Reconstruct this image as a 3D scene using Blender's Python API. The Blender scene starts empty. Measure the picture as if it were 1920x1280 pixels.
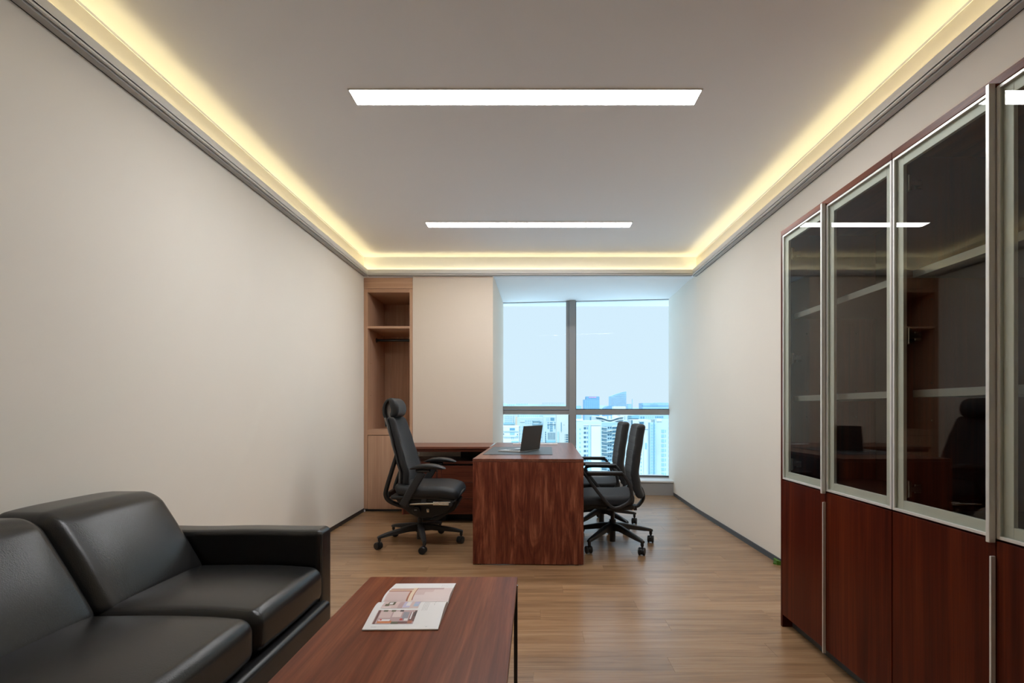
import bpy, bmesh, math, random
from mathutils import Vector, Matrix
random.seed(7)
R = math.radians
SC = bpy.context.scene
COL = SC.collection

# ------------------------------------------------------------------ camera, sky, sun, exposure
F, VX, VY, CH = 950.0, 1001.0, 767.0, 1.10          # focal length in pixels of a 1920 wide frame, vanishing point, eye height
cam = bpy.data.cameras.new('camera'); camo = bpy.data.objects.new('camera', cam); COL.objects.link(camo)
cam.sensor_fit = 'HORIZONTAL'; cam.sensor_width = 36; cam.lens = F / 1920 * 36
cam.shift_x = -(VX - 960) / 1920; cam.shift_y = (VY - 640) / 1920
cam.clip_start = .02; cam.clip_end = 9000
camo.location = (0, 0, CH); camo.rotation_euler = (R(90), 0, 0)
SC.camera = camo
vs = SC.view_settings
vs.view_transform = 'Standard'; vs.look = 'None'; vs.gamma = 1; vs.use_curve_mapping = False; vs.exposure = 0.0
SC.cycles.max_bounces = 10; SC.cycles.diffuse_bounces = 6; SC.cycles.glossy_bounces = 5; SC.cycles.transmission_bounces = 8
SC.cycles.transparent_max_bounces = 16; SC.cycles.caustics_reflective = False; SC.cycles.caustics_refractive = False
SC.cycles.sample_clamp_indirect = 6.0

LAMP = 46.0       # ceiling panel radiance
COVE = 16.0       # cove led strip radiance
SKY = 1.04
SUN = 5.0

w = bpy.data.worlds.new('hazy_sky'); SC.world = w; w.use_nodes = True
nt = w.node_tree; nt.nodes.clear()
tc = nt.nodes.new('ShaderNodeTexCoord'); sx = nt.nodes.new('ShaderNodeSeparateXYZ')
rp = nt.nodes.new('ShaderNodeValToRGB'); bg = nt.nodes.new('ShaderNodeBackground'); wo = nt.nodes.new('ShaderNodeOutputWorld')
nt.links.new(tc.outputs['Generated'], sx.inputs[0]); nt.links.new(sx.outputs['Z'], rp.inputs[0])
rp.color_ramp.elements[0].position = 0.0; rp.color_ramp.elements[0].color = (.70, .850, .95, 1)
rp.color_ramp.elements[1].position = .25; rp.color_ramp.elements[1].color = (.69, .845, .955, 1)
rp.color_ramp.elements.new(1.0).color = (1.30, 1.62, 1.95, 1)      # brighter unseen zenith, shaped like an overcast sky, added for more daylight
nt.links.new(rp.outputs[0], bg.inputs[0]); bg.inputs[1].default_value = SKY
nt.links.new(bg.outputs[0], wo.inputs[0])

sl = bpy.data.lights.new('sun', 'SUN'); sl.energy = SUN; sl.angle = R(8); sl.color = (.80, .94, 1.0)
so = bpy.data.objects.new('sun', sl); COL.objects.link(so); so.rotation_euler = (R(27), 0, R(-14))

# ------------------------------------------------------------------ materials
def lin(c):
    return tuple(((v / 255) / 12.92 if v / 255 <= .04045 else ((v / 255 + .055) / 1.055) ** 2.4) for v in c)

def newmat(name):
    m = bpy.data.materials.new(name); m.use_nodes = True
    return m, m.node_tree, m.node_tree.nodes['Principled BSDF']

def mat(name, col, rough=.5, metal=0.0, spec=.5, bump=None, var=None, coat=0.0, sheen=0.0):
    m, t, b = newmat(name)
    b.inputs['Base Color'].default_value = (*col, 1); b.inputs['Roughness'].default_value = rough
    b.inputs['Metallic'].default_value = metal; b.inputs['Specular IOR Level'].default_value = spec
    b.inputs['Coat Weight'].default_value = coat; b.inputs['Sheen Weight'].default_value = sheen
    tc = t.nodes.new('ShaderNodeTexCoord')
    if bump:
        n = t.nodes.new('ShaderNodeTexNoise'); n.inputs['Scale'].default_value = bump[0]; n.inputs['Detail'].default_value = 4
        bp = t.nodes.new('ShaderNodeBump'); bp.inputs['Strength'].default_value = bump[1]; bp.inputs['Distance'].default_value = .002
        t.links.new(tc.outputs['Object'], n.inputs['Vector']); t.links.new(n.outputs[0], bp.inputs['Height'])
        t.links.new(bp.outputs[0], b.inputs['Normal'])
    if var:
        n = t.nodes.new('ShaderNodeTexNoise'); n.inputs['Scale'].default_value = var[0]; n.inputs['Detail'].default_value = 3
        r = t.nodes.new('ShaderNodeValToRGB')
        r.color_ramp.elements[0].position = .3; r.color_ramp.elements[1].position = .7
        r.color_ramp.elements[0].color = (*[c * (1 - var[1]) for c in col], 1)
        r.color_ramp.elements[1].color = (*[min(1, c * (1 + var[1])) for c in col], 1)
        t.links.new(tc.outputs['Object'], n.inputs['Vector']); t.links.new(n.outputs[0], r.inputs[0])
        t.links.new(r.outputs[0], b.inputs['Base Color'])
    return m

def wood(name, cols, axis=2, across=14, along=.9, rough=.4, pore=.25, distort=1.2, rnd=0.0, coat=0.0, bump=.06, spec=.32, fine=.45):
    m, t, b = newmat(name); N = t.nodes; L = t.links
    tc = N.new('ShaderNodeTexCoord'); oi = N.new('ShaderNodeObjectInfo')
    mul = N.new('ShaderNodeVectorMath'); mul.operation = 'SCALE'; mul.inputs[0].default_value = (13.1, 7.7, 17.3)
    L.new(oi.outputs['Random'], mul.inputs['Scale'])
    add = N.new('ShaderNodeVectorMath'); add.operation = 'ADD'
    L.new(tc.outputs['Object'], add.inputs[0]); L.new(mul.outputs[0], add.inputs[1])
    def noise(ac, al, detail, dist):
        mp = N.new('ShaderNodeMapping'); s = [ac] * 3; s[axis] = al; mp.inputs['Scale'].default_value = s
        L.new(add.outputs[0], mp.inputs[0])
        n = N.new('ShaderNodeTexNoise'); n.inputs['Scale'].default_value = 1; n.inputs['Detail'].default_value = detail
        n.inputs['Distortion'].default_value = dist; n.inputs['Roughness'].default_value = .6
        L.new(mp.outputs[0], n.inputs['Vector']); return n
    n1 = noise(across, along, 5, distort); n2 = noise(across * 14, along * 5, 3, 0)
    r = N.new('ShaderNodeValToRGB'); e = r.color_ramp.elements
    e[0].position = .34; e[0].color = (*cols[0], 1); e[1].position = .68; e[1].color = (*cols[2], 1)
    k = e.new(.5); k.color = (*cols[1], 1)
    n3 = noise(across * 4.0, along * 1.5, 4, 1.0)
    m3 = N.new('ShaderNodeMix'); m3.data_type = 'FLOAT'; m3.inputs[0].default_value = fine
    L.new(n1.outputs[0], m3.inputs[2]); L.new(n3.outputs[0], m3.inputs[3]); L.new(m3.outputs[0], r.inputs[0])
    r2 = N.new('ShaderNodeValToRGB'); r2.color_ramp.elements[0].position = .35; r2.color_ramp.elements[1].position = .6
    v = 1 - pore; r2.color_ramp.elements[0].color = (v, v, v, 1); r2.color_ramp.elements[1].color = (1, 1, 1, 1)
    L.new(n2.outputs[0], r2.inputs[0])
    mx = N.new('ShaderNodeMix'); mx.data_type = 'RGBA'; mx.blend_type = 'MULTIPLY'; mx.inputs[0].default_value = 1
    L.new(r.outputs[0], mx.inputs[6]); L.new(r2.outputs[0], mx.inputs[7])
    out = mx.outputs[2]
    if rnd:
        hs = N.new('ShaderNodeHueSaturation')
        mr = N.new('ShaderNodeMapRange'); mr.inputs[3].default_value = 1 - rnd; mr.inputs[4].default_value = 1 + rnd
        L.new(oi.outputs['Random'], mr.inputs[0]); L.new(mr.outputs[0], hs.inputs['Value']); L.new(out, hs.inputs['Color'])
        out = hs.outputs[0]
    L.new(out, b.inputs['Base Color'])
    b.inputs['Roughness'].default_value = rough; b.inputs['Coat Weight'].default_value = coat; b.inputs['Specular IOR Level'].default_value = spec
    bp = N.new('ShaderNodeBump'); bp.inputs['Strength'].default_value = bump; bp.inputs['Distance'].default_value = .001
    L.new(n2.outputs[0], bp.inputs['Height']); L.new(bp.outputs[0], b.inputs['Normal'])
    return m

def emis(name, col, strength):
    m = bpy.data.materials.new(name); m.use_nodes = True; t = m.node_tree; t.nodes.clear()
    e = t.nodes.new('ShaderNodeEmission'); e.inputs[0].default_value = (*col, 1); e.inputs[1].default_value = strength
    o = t.nodes.new('ShaderNodeOutputMaterial'); t.links.new(e.outputs[0], o.inputs[0]); return m

def glass(name, tint, ior=1.5, boost=1.0, rough=.0):
    m = bpy.data.materials.new(name); m.use_nodes = True; t = m.node_tree; t.nodes.clear()
    tr = t.nodes.new('ShaderNodeBsdfTransparent'); tr.inputs[0].default_value = (*tint, 1)
    gl = t.nodes.new('ShaderNodeBsdfGlossy'); gl.inputs['Roughness'].default_value = rough
    fr = t.nodes.new('ShaderNodeFresnel'); ge = t.nodes.new('ShaderNodeNewGeometry')
    io = t.nodes.new('ShaderNodeMapRange'); io.inputs[3].default_value = ior; io.inputs[4].default_value = 1 / ior   # same reflectance from both sides of the thin sheet
    t.links.new(ge.outputs['Backfacing'], io.inputs[0]); t.links.new(io.outputs[0], fr.inputs[0])
    mu = t.nodes.new('ShaderNodeMath'); mu.operation = 'MULTIPLY'; mu.inputs[1].default_value = boost; mu.use_clamp = True
    mx = t.nodes.new('ShaderNodeMixShader'); o = t.nodes.new('ShaderNodeOutputMaterial')
    t.links.new(fr.outputs[0], mu.inputs[0]); t.links.new(mu.outputs[0], mx.inputs[0])
    t.links.new(tr.outputs[0], mx.inputs[1]); t.links.new(gl.outputs[0], mx.inputs[2]); t.links.new(mx.outputs[0], o.inputs[0])
    return m

M = {}
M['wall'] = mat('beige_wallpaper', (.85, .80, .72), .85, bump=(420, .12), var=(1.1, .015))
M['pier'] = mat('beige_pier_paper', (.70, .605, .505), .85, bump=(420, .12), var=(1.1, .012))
M['ceiling'] = mat('white_ceiling_paint', (.915, .925, .955), .9)
M['trim'] = mat('white_trim_paint', (.72, .71, .69), .6)
M['trimgrey'] = mat('grey_trim_metal', (.45, .45, .44), .5)
M['gap'] = mat('dark_gap', (.02, .02, .02), .8)
M['soffit'] = mat('white_soffit_paint', (.88, .89, .90), .8)
M['base_l'] = mat('black_baseboard', (.02, .02, .021), .45)
M['base_r'] = mat('slate_baseboard', (.05, .06, .07), .4)
M['oak'] = wood('oak_laminate', [lin((128, 97, 68)), lin((158, 123, 90)), lin((178, 143, 108))], axis=0, across=15, along=1.1, rough=.27, pore=.13, distort=.9, rnd=.10, fine=.42, spec=.75)
M['subfloor'] = mat('subfloor', (.16, .11, .075), .8)
WAL = [lin((82, 35, 24)), lin((122, 62, 45)), lin((176, 110, 82))]
M['walnut_v'] = wood('walnut_vertical', WAL, axis=2, across=12, along=1.7, rough=.34, pore=.34, distort=2.0, fine=.36)
M['walnut_top'] = wood('walnut_desktop', [lin((96, 48, 34)), lin((118, 66, 48)), lin((146, 92, 72))], axis=1, across=11, along=.8, rough=.30, pore=.2, distort=1.1, spec=.75)
M['walnut_topx'] = wood('walnut_cabinet_top', [lin((96, 48, 34)), lin((118, 66, 48)), lin((146, 92, 72))], axis=0, across=11, along=.8, rough=.30, pore=.2, distort=1.1, spec=.75)
M['walnut_y'] = wood('walnut_lengthwise', [lin((92, 40, 20)), lin((118, 58, 33)), lin((150, 86, 54))], axis=1, across=9, along=.8, rough=.34, pore=.2, distort=1.1, spec=.16, fine=.35)
M['walnut_x'] = wood('walnut_crosswise', [lin((58, 24, 15)), lin((88, 42, 28)), lin((116, 62, 44))], axis=0, across=13, along=1.0, rough=.34, pore=.25, distort=1.2)
M['sapele'] = wood('sapele_vertical', [lin((58, 15, 6)), lin((82, 27, 12)), lin((108, 44, 20))], axis=2, across=9, along=.5, rough=.33, pore=.22, distort=.7, spec=.16)
M['darkwood'] = wood('dark_interior_wood', [lin((28, 17, 14)), lin((36, 22, 18)), lin((44, 28, 23))], axis=2, across=12, along=.6, rough=.5)
M['closet'] = wood('pale_elm_vertical', [lin((178, 138, 112)), lin((194, 155, 128)), lin((206, 168, 140))], axis=2, across=20, along=.6, rough=.5, pore=.16, distort=.4)
M['closet_h'] = wood('pale_elm_horizontal', [lin((178, 138, 112)), lin((194, 155, 128)), lin((206, 168, 140))], axis=0, across=20, along=.6, rough=.5, pore=.16, distort=.4)
M['alu'] = mat('satin_aluminium', (.84, .84, .82), .4, metal=.35)
M['alu_in'] = mat('pale_aluminium', (.80, .80, .75), .5, metal=.15)
M['shelf_edge'] = mat('grey_shelf_edge', (.20, .195, .185), .45)
M['nickel'] = mat('nickel', (.75, .72, .66), .22, metal=1)
M['chrome'] = mat('chrome', (.88, .88, .88), .15, metal=1)
M['frame'] = mat('grey_window_frame', (.35, .345, .345), .45, metal=.3)
M['gasket'] = mat('black_gasket', (.008, .008, .009), .6)
M['sill'] = mat('pale_sill', (.72, .74, .74), .4)
M['kerb'] = mat('grey_kerb', (.31, .31, .31), .6)
M['winglass'] = glass('clear_window_glass', (.96, .99, 1.0), 1.45, .05)
M['smoke'] = glass('smoked_cabinet_glass', (.93, .95, .93), 1.5, .88)
M['leather'] = mat('black_leather', (.016, .016, .0165), .27, spec=.42, bump=(260, .2))
M['fabric'] = mat('charcoal_fabric', (.013, .014, .0165), .75, bump=(900, .25), sheen=.08)
M['pufabric'] = mat('black_upholstery', (.010, .0105, .012), .55, bump=(700, .12))
M['plastic'] = mat('black_plastic', (.012, .012, .013), .42)
M['plastic2'] = mat('matt_black_plastic', (.018, .018, .019), .6)
M['tyre'] = mat('black_caster_rubber', (.008, .008, .009), .4)
M['blacksteel'] = mat('black_steel', (.008, .008, .008), .4)
M['mat'] = mat('grey_desk_leather', (.07, .088, .10), .42, bump=(500, .1))
M['lapgrey'] = mat('dark_grey_metal', (.08, .077, .072), .5, metal=.3)
M['silver'] = mat('silver_metal', (.62, .62, .62), .35, metal=.6)
M['screen'] = mat('dark_screen', (.01, .01, .012), .12)
M['keys'] = mat('dark_keys', (.02, .02, .022), .5)
M['white'] = mat('white_plastic', (.82, .82, .82), .4)
M['paper'] = mat('glossy_white_paper', (.84, .83, .83), .45)
M['pages'] = mat('page_edges', (.60, .57, .54), .7, bump=(600, .3))
M['green'] = mat('green_scrap', (.06, .16, .012), .6)
M['panel'] = emis('lamp_panel', (.975, .985, 1.0), LAMP)
M['led'] = emis('warm_led', (1.0, .825, .42), COVE)
def flat(name, rgb, rough=.5):
    if name not in M: M[name] = mat(name, lin(rgb), rough)
    return M[name]

# ------------------------------------------------------------------ mesh helpers
def B(): return bmesh.new()
def bx(bm, x0, x1, y0, y1, z0, z1):
    v = [bm.verts.new((x, y, z)) for z in (z0, z1) for y in (y0, y1) for x in (x0, x1)]
    for f in ((0, 2, 3, 1), (4, 5, 7, 6), (0, 1, 5, 4), (2, 6, 7, 3), (0, 4, 6, 2), (1, 3, 7, 5)):
        bm.faces.new([v[i] for i in f])
    return v
def prism(bm, pts, axis, a, b):
    def P(p, t):
        return {'x': (t, p[0], p[1]), 'y': (p[0], t, p[1]), 'z': (p[0], p[1], t)}[axis]
    lo = [bm.verts.new(P(p, a)) for p in pts]; hi = [bm.verts.new(P(p, b)) for p in pts]
    n = len(pts); bm.faces.new(lo); bm.faces.new(hi[::-1])
    for i in range(n): bm.faces.new((lo[i], hi[i], hi[(i + 1) % n], lo[(i + 1) % n]))
def cyl(bm, p0, p1, r0, r1=None, n=20, bev=0.0):
    r1 = r0 if r1 is None else r1
    p0 = Vector(p0); p1 = Vector(p1); d = (p1 - p0); L = d.length; d.normalize()
    s = Vector((0, 0, 1)) if abs(d.z) < .9 else Vector((1, 0, 0))
    a = d.cross(s).normalized(); b = d.cross(a)
    prof = [(0, r0), (L, r1)] if not bev else [(0, r0 - bev), (bev, r0), (L - bev, r1), (L, r1 - bev)]
    rings = []
    for t, r in prof:
        rings.append([bm.verts.new(p0 + d * t + a * (r * math.cos(2 * math.pi * i / n)) + b * (r * math.sin(2 * math.pi * i / n))) for i in range(n)])
    for q in range(len(rings) - 1):
        for i in range(n): bm.faces.new((rings[q][i], rings[q][(i + 1) % n], rings[q + 1][(i + 1) % n], rings[q + 1][i]))
    bm.faces.new(rings[0][::-1]); bm.faces.new(rings[-1])
def rbox(bm, c, s, r, fn=None, n=4, seg=(6, 6, 6)):
    """rounded box; fn deforms every vertex (in coordinates relative to the centre)"""
    r = min(r, min(s) / 2 - 1e-5)
    def axis(h, k):
        a = [-h + r * (1 - math.tan(math.pi / 4 * (1 - i / n))) for i in range(n + 1)]
        inner = [-(h - r) + 2 * (h - r) * i / k for i in range(1, k)]
        return a + inner + [-v for v in a[::-1]]
    X, Y, Z = [axis(s[i] / 2, seg[i]) for i in range(3)]
    cache = {}
    def V(x, y, z):
        key = (round(x, 6), round(y, 6), round(z, 6))
        if key not in cache:
            p = Vector((x, y, z)); q = Vector([max(-(s[i] / 2 - r), min(s[i] / 2 - r, p[i])) for i in range(3)])
            d = p - q
            if d.length > 1e-9: p = q + d.normalized() * r
            if fn: p = Vector(fn(p))
            cache[key] = bm.verts.new(p + Vector(c))
        return cache[key]
    def face(A, Bq, mk, flip):
        for i in range(len(A) - 1):
            for j in range(len(Bq) - 1):
                q = [mk(A[i], Bq[j]), mk(A[i + 1], Bq[j]), mk(A[i + 1], Bq[j + 1]), mk(A[i], Bq[j + 1])]
                if flip: q = q[::-1]
                try: bm.faces.new(q)
                except ValueError: pass
    hx, hy, hz = s[0] / 2, s[1] / 2, s[2] / 2
    face(X, Y, lambda a, b: V(a, b, hz), False); face(X, Y, lambda a, b: V(a, b, -hz), True)
    face(X, Z, lambda a, b: V(a, -hy, b), False); face(X, Z, lambda a, b: V(a, hy, b), True)
    face(Y, Z, lambda a, b: V(hx, a, b), False); face(Y, Z, lambda a, b: V(-hx, a, b), True)
def smooth_path(pts, k=6, closed=False):
    P = [Vector(p) for p in pts]; out = []; n = len(P)
    for i in range(n if closed else n - 1):
        p1 = P[i]; p2 = P[(i + 1) % n]
        p0 = P[i - 1] if (i > 0 or closed) else p1; p3 = P[(i + 2) % n] if (i + 2 < n or closed) else p2
        for j in range(k):
            t = j / k
            out.append(.5 * ((2 * p1) + (p2 - p0) * t + (2 * p0 - 5 * p1 + 4 * p2 - p3) * t * t + (3 * p1 - p0 - 3 * p2 + p3) * t ** 3))
    if not closed: out.append(P[-1])
    return out
def sweep(bm, pts, wd, th, side=(0, 1, 0), closed=False, k=6, rnd=.35, smooth=True, taper=None):
    """sweep a rounded rectangle (wd along side, th in the plane of the path)"""
    P = smooth_path(pts, k, closed) if smooth else [Vector(p) for p in pts]
    S = Vector(side).normalized(); n = len(P); rings = []
    for i in range(n):
        a = P[i - 1] if (i > 0 or closed) else P[i]; b = P[(i + 1) % n] if (i < n - 1 or closed) else P[i]
        T = (b - a).normalized(); N = T.cross(S).normalized()
        f = 1 if taper is None else taper(i / (n - 1))
        hw, ht = wd / 2 * f, th / 2 * f; c = min(hw, ht) * rnd * 2 * .5
        sec = [(hw, -ht + c), (hw, ht - c), (hw - c, ht), (-hw + c, ht), (-hw, ht - c), (-hw, -ht + c), (-hw + c, -ht), (hw - c, -ht)]
        rings.append([bm.verts.new(P[i] + S * u + N * v) for u, v in sec])
    for i in range(n if closed else n - 1):
        A, Bq = rings[i], rings[(i + 1) % n]
        for j in range(8): bm.faces.new((A[j], A[(j + 1) % 8], Bq[(j + 1) % 8], Bq[j]))
    if not closed: bm.faces.new(rings[0][::-1]); bm.faces.new(rings[-1])

def obj(name, bm, m, parent=None, bevel=0.0, smooth=None, loc=None, seg=2, label=None, kind=None):
    bmesh.ops.recalc_face_normals(bm, faces=bm.faces[:])
    me = bpy.data.meshes.new(name); bm.to_mesh(me); bm.free()
    o = bpy.data.objects.new(name, me); COL.objects.link(o)
    for mm in (m if isinstance(m, (list, tuple)) else [m]): me.materials.append(mm)
    if parent is not None:
        o.parent = parent
        if parent.get('_w'): o.location = -parent.location
    if loc is not None: o.location = loc
    if bevel:
        b = o.modifiers.new('bevel', 'BEVEL'); b.width = bevel; b.segments = seg; b.limit_method = 'ANGLE'; b.angle_limit = R(40)
    if smooth is not None:
        me.polygons.foreach_set('use_smooth', [True] * len(me.polygons)); me.set_sharp_from_angle(angle=R(smooth))
    if label: o['label'] = label
    if kind: o['kind'] = kind
    return o
def thing(name, label, cat, loc=(0, 0, 0), rz=0.0, group=None, world=True):
    o = bpy.data.objects.new(name, None); COL.objects.link(o); o.empty_display_size = .1
    o.location = loc; o.rotation_euler = (0, 0, rz); o['label'] = label; o['category'] = cat
    if group: o['group'] = group
    if world: o['_w'] = 1
    return o
def tag(o, label, cat, group=None):
    o['label'] = label; o['category'] = cat
    if group: o['group'] = group
    return o
def struct(name, bm, m, parent=None, **k):
    o = obj(name, bm, m, parent, **k)
    if parent is None: o['kind'] = 'structure'
    return o
def dup(root, loc, rz, label=None, group=None):
    r = root.copy(); COL.objects.link(r); r.location = loc; r.rotation_euler = (0, 0, rz)
    if label: r['label'] = label
    if group: r['group'] = group
    for ch in list(root.children):
        c = ch.copy(); COL.objects.link(c); c.parent = r
        for g in list(ch.children):
            d = g.copy(); COL.objects.link(d); d.parent = c
    return r
def box(name, m, parent, x0, x1, y0, y1, z0, z1, bevel=.0015, **k):
    bm = B(); bx(bm, x0, x1, y0, y1, z0, z1); return obj(name, bm, m, parent, bevel=bevel, **k)
def sbox(name, m, *a, parent=None, bevel=0.0):
    bm = B(); bx(bm, *a); return struct(name, bm, m, parent, bevel=bevel)

# ------------------------------------------------------------------ room shell
XL, XR, YB, YR, ZC, ZT = -1.83, 1.75, 5.45, -1.6, 2.74, 2.53    # left, right, back plane, rear wall, ceiling, cove trim underside
WL, WR = (-.42, 6.95), (1.79, 6.72)                             # the slightly skewed window line
Y0 = .8
fl = sbox('floor', M['subfloor'], XL - .1, 2.0, YR - .1, 7.3, -.25, -.012)
bm = B(); bx(bm, XL, XR, YR, Y0, -.0119, 0); obj('near_boards', bm, M['oak'], fl, kind='stuff')
PW, PL = .132, 1.215
full = None; y = Y0; row = 0
while y < 6.55:
    xl = XL if y < YB - .01 else -.46
    xr = XR if y < 5.6 else XR + .04
    x = XL - [0, .72, .31, 1.03, .55][row % 5] - random.uniform(0, .12)
    while x < xr:
        a, b = max(x, xl), min(x + PL, xr)
        if b - a > .03:
            if abs(b - a - PL) < 1e-6 and full:
                o = full.copy(); COL.objects.link(o); o.location = (a, y, 0)
            else:
                bm = B(); g = .00035; d = b - a
                v = bx(bm, g, d - g, g, PW - g, -.012, 0)
                o = obj('plank', bm, M['oak'], fl, loc=(a, y, 0))
                if abs(b - a - PL) < 1e-6: full = o
        x += PL
    y += PW; row += 1

bm = B(); bx(bm, XL - .2, XL, YR - .2, YB + .75, -.2, 3.1); struct('wall_left', bm, M['wall'])
bm = B(); prism(bm, [(XR, YR - .2), (XR, YB), (WR[0], WR[1] + .01), (2.1, WR[1] + .1), (2.1, YR - .2)], 'z', -.2, 3.1); struct('wall_right', bm, M['wall'])
sbox('wall_rear', M['wall'], XL - .2, 2.1, YR - .2, YR, -.2, 3.1)
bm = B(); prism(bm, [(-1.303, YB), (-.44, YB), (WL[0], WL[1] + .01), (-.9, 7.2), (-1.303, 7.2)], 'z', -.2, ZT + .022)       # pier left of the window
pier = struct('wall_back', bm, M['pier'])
bm = B(); bx(bm, XL - .2, 2.1, YB + .008, YB + .2, ZT + .02, 3.1); bx(bm, -1.30, -.5, YB + .2, 7.2, ZT + .02, 3.1); bx(bm, XL - .2, -1.30, YB + .68, YB + .80, -.2, 3.1)
struct('wall_header', bm, M['ceiling'])
sbox('ceiling', M['ceiling'], XL - .2, 2.1, YR - .2, YB + .05, ZC, ZC + .2)
bm = B(); prism(bm, [(-.6, YB + .02), (2.0, YB + .02), (2.0, 7.2), (-.6, 7.2)], 'z', 2.562, 3.1); struct('trim_1', bm, M['soffit'])

# cove: a slim upstand shelf runs round the wall and hides a warm led strip
def cove(name, along, a, b, wallpos, sgn):
    """along 'y' or 'x'; sgn points from the wall into the room"""
    def bb(bm, u0, u1, z0, z1, s=a, e=b):
        p, q = sorted((wallpos + sgn * u0, wallpos + sgn * u1))
        if along == 'y': bx(bm, p, q, s, e, z0, z1)
        else: bx(bm, s, e, p, q, z0, z1)
    bm = B(); bb(bm, .001, .058, ZT + .012, ZT + .020); bb(bm, .046, .058, ZT + .004, ZT + .060)
    t = struct(name, bm, M['trim'], bevel=.0012)
    bm = B(); bb(bm, .006, .040, ZT - .003, ZT + .012); obj('underside_strip', bm, M['trimgrey'], t, bevel=.001)
    bm = B(); bb(bm, .0005, .006, ZT - .002, ZT + .011); obj('shadow_gap', bm, M['gap'], t)  # near-black strip stands for the shade in the gap
    bm = B(); bb(bm, .010, .024, ZT + .021, ZT + .026); obj('led_strip', bm, M['led'], t)
cove('trim_2', 'y', YR, YB, XL, 1)
cove('trim_3', 'y', YR, YB, XR, -1)
cove('trim_4', 'x', XL + .055, XR - .055, YB + .01, -1)
# thin quirk where the riser meets the ceiling
bm = B(); bx(bm, XL, XL + .004, YR, YB, ZC - .012, ZC); struct('trim_5', bm, M['ceiling'])
bm = B(); bx(bm, XR - .004, XR, YR, YB, ZC - .012, ZC); struct('trim_6', bm, M['ceiling'])
bm = B(); bx(bm, XL, XL + .006, YR, YB - .001, 0, .036); bl = struct('baseboard_left', bm, M['base_l'])
bm = B(); bx(bm, XL + .006, XL + .018, YB - .016, YB - .002, 0, .022); obj('end_cap', bm, M['white'], bl, bevel=.002)
bm = B(); prism(bm, [(XR, 2.58), (XR, YB), (WR[0], WR[1] - .2), (WR[0] - .008, WR[1] - .2), (XR - .008, YB), (XR - .008, 2.58)], 'z', 0, .04)
struct('baseboard_right', bm, M['base_r'])

# window: kerb, sill, frame members, panes
ang = math.atan2(WR[1] - WL[1], WR[0] - WL[0]); WW = math.hypot(WR[0] - WL[0], WR[1] - WL[1])
def wloc(o):
    o.location = (WL[0], WL[1], 0); o.rotation_euler = (0, 0, ang); return o
bm = B(); prism(bm, [(-.44, 6.66), (1.80, 6.46), (1.80, 7.2), (-.44, 7.2)], 'z', -.1, .165); struct('wall_kerb', bm, M['kerb'])
bm = B(); prism(bm, [(-.44, 6.645), (1.80, 6.445), (1.80, 7.1), (-.44, 7.1)], 'z', .165, .187); struct('trim_7', bm, M['sill'], bevel=.002)
def uat(px):                                     # place along the window line seen at that picture column
    k = (px - VX) / F
    t = (k * WL[1] - WL[0]) / ((WR[0] - WL[0]) - k * (WR[1] - WL[1])); return t * WW
def zat(py, u):
    yy = WL[1] + (WR[1] - WL[1]) * u / WW; return CH - (py - VY) / F * yy
m0, m1 = uat(1067.5), uat(1079.5); zs = .187; zh = 2.562
zt1, zt0 = zat(767.5, 1.6), zat(777.5, 1.6)
win = wloc(struct('window_1', (lambda bm: (bx(bm, -.03, WW + .03, 0, .05, zs, zs + .018), bx(bm, -.03, WW + .03, 0, .05, zh - .008, zh + .02), bm)[-1])(B()), M['frame']))
def wpart(name, m, *a, bevel=.0015):
    bm = B(); bx(bm, *a); return obj(name, bm, m, win, bevel=bevel)
wpart('mullion', M['frame'], m0, m1, -.055, .05, zs, zh)
wpart('transom', M['frame'], m1, WW + .03, -.02, .05, zt0, zt1)
wpart('transom', M['frame'], -.03, m0, -.02, .05, zt0 + .004, zt1 - .002)
sash_x = uat(1061.5); za = zat(761.2, .5); zb = zat(767.6, .5)
bm = B(); bx(bm, sash_x, m0 - .003, -.03, .03, zb, zh); bx(bm, -.02, sash_x, -.03, .03, zb, za)
sash = obj('opening_sash', bm, M['frame'], win, bevel=.0015)
for a in ((m1, m1 + .006, -.005, .03, zt1, zh), (m1, WW, -.021, .03, zt1, zt1 + .009), (m0 - .012, m0, -.03, .03, zs, zt0),
          (m1, m1 + .006, -.01, .03, zs, zt0), (m1, WW, -.004, .03, zs + .018, zs + .030), (-.02, m0, -.026, -.02, zb - .008, zb - .001)):
    wpart('gasket', M['gasket'], *a, bevel=0)
for a in ((0, sash_x, .02, .028, za, zh), (m1, WW, .02, .028, zt1, zh), (0, m0, .02, .028, zs, zt0), (m1, WW, .02, .028, zs, zt0)):
    wpart('pane', M['winglass'], a[0] - .005, a[1] + .005, a[2], a[3], a[4] - .004, a[5] + .004, bevel=0)

# ------------------------------------------------------------------ ceiling lights
def ceiling_light(y0, y1, label):
    t = thing('ceiling_light', label, 'light', (-.044, (y0 + y1) / 2, ZC), 0, 'recessed ceiling light panels')
    bm = B(); x0, x1 = -.948, .860; e = .006; z0, z1 = ZC - .006, ZC + .002
    for a in ((x0 - e, x1 + e, y0 - e, y0), (x0 - e, x1 + e, y1, y1 + e), (x0 - e, x0, y0, y1), (x1, x1 + e, y0, y1)): bx(bm, *a, z0, z1)
    obj('frame', bm, M['trim'], t)
    bm = B(); bx(bm, x0, x1, y0, y1, ZC - .003, ZC + .001); obj('diffuser', bm, M['panel'], t)
ceiling_light(2.597, 2.722, 'long white light panel in the ceiling nearest the camera')
ceiling_light(4.44, 4.55, 'long white light panel in the ceiling nearer the window')

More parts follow.
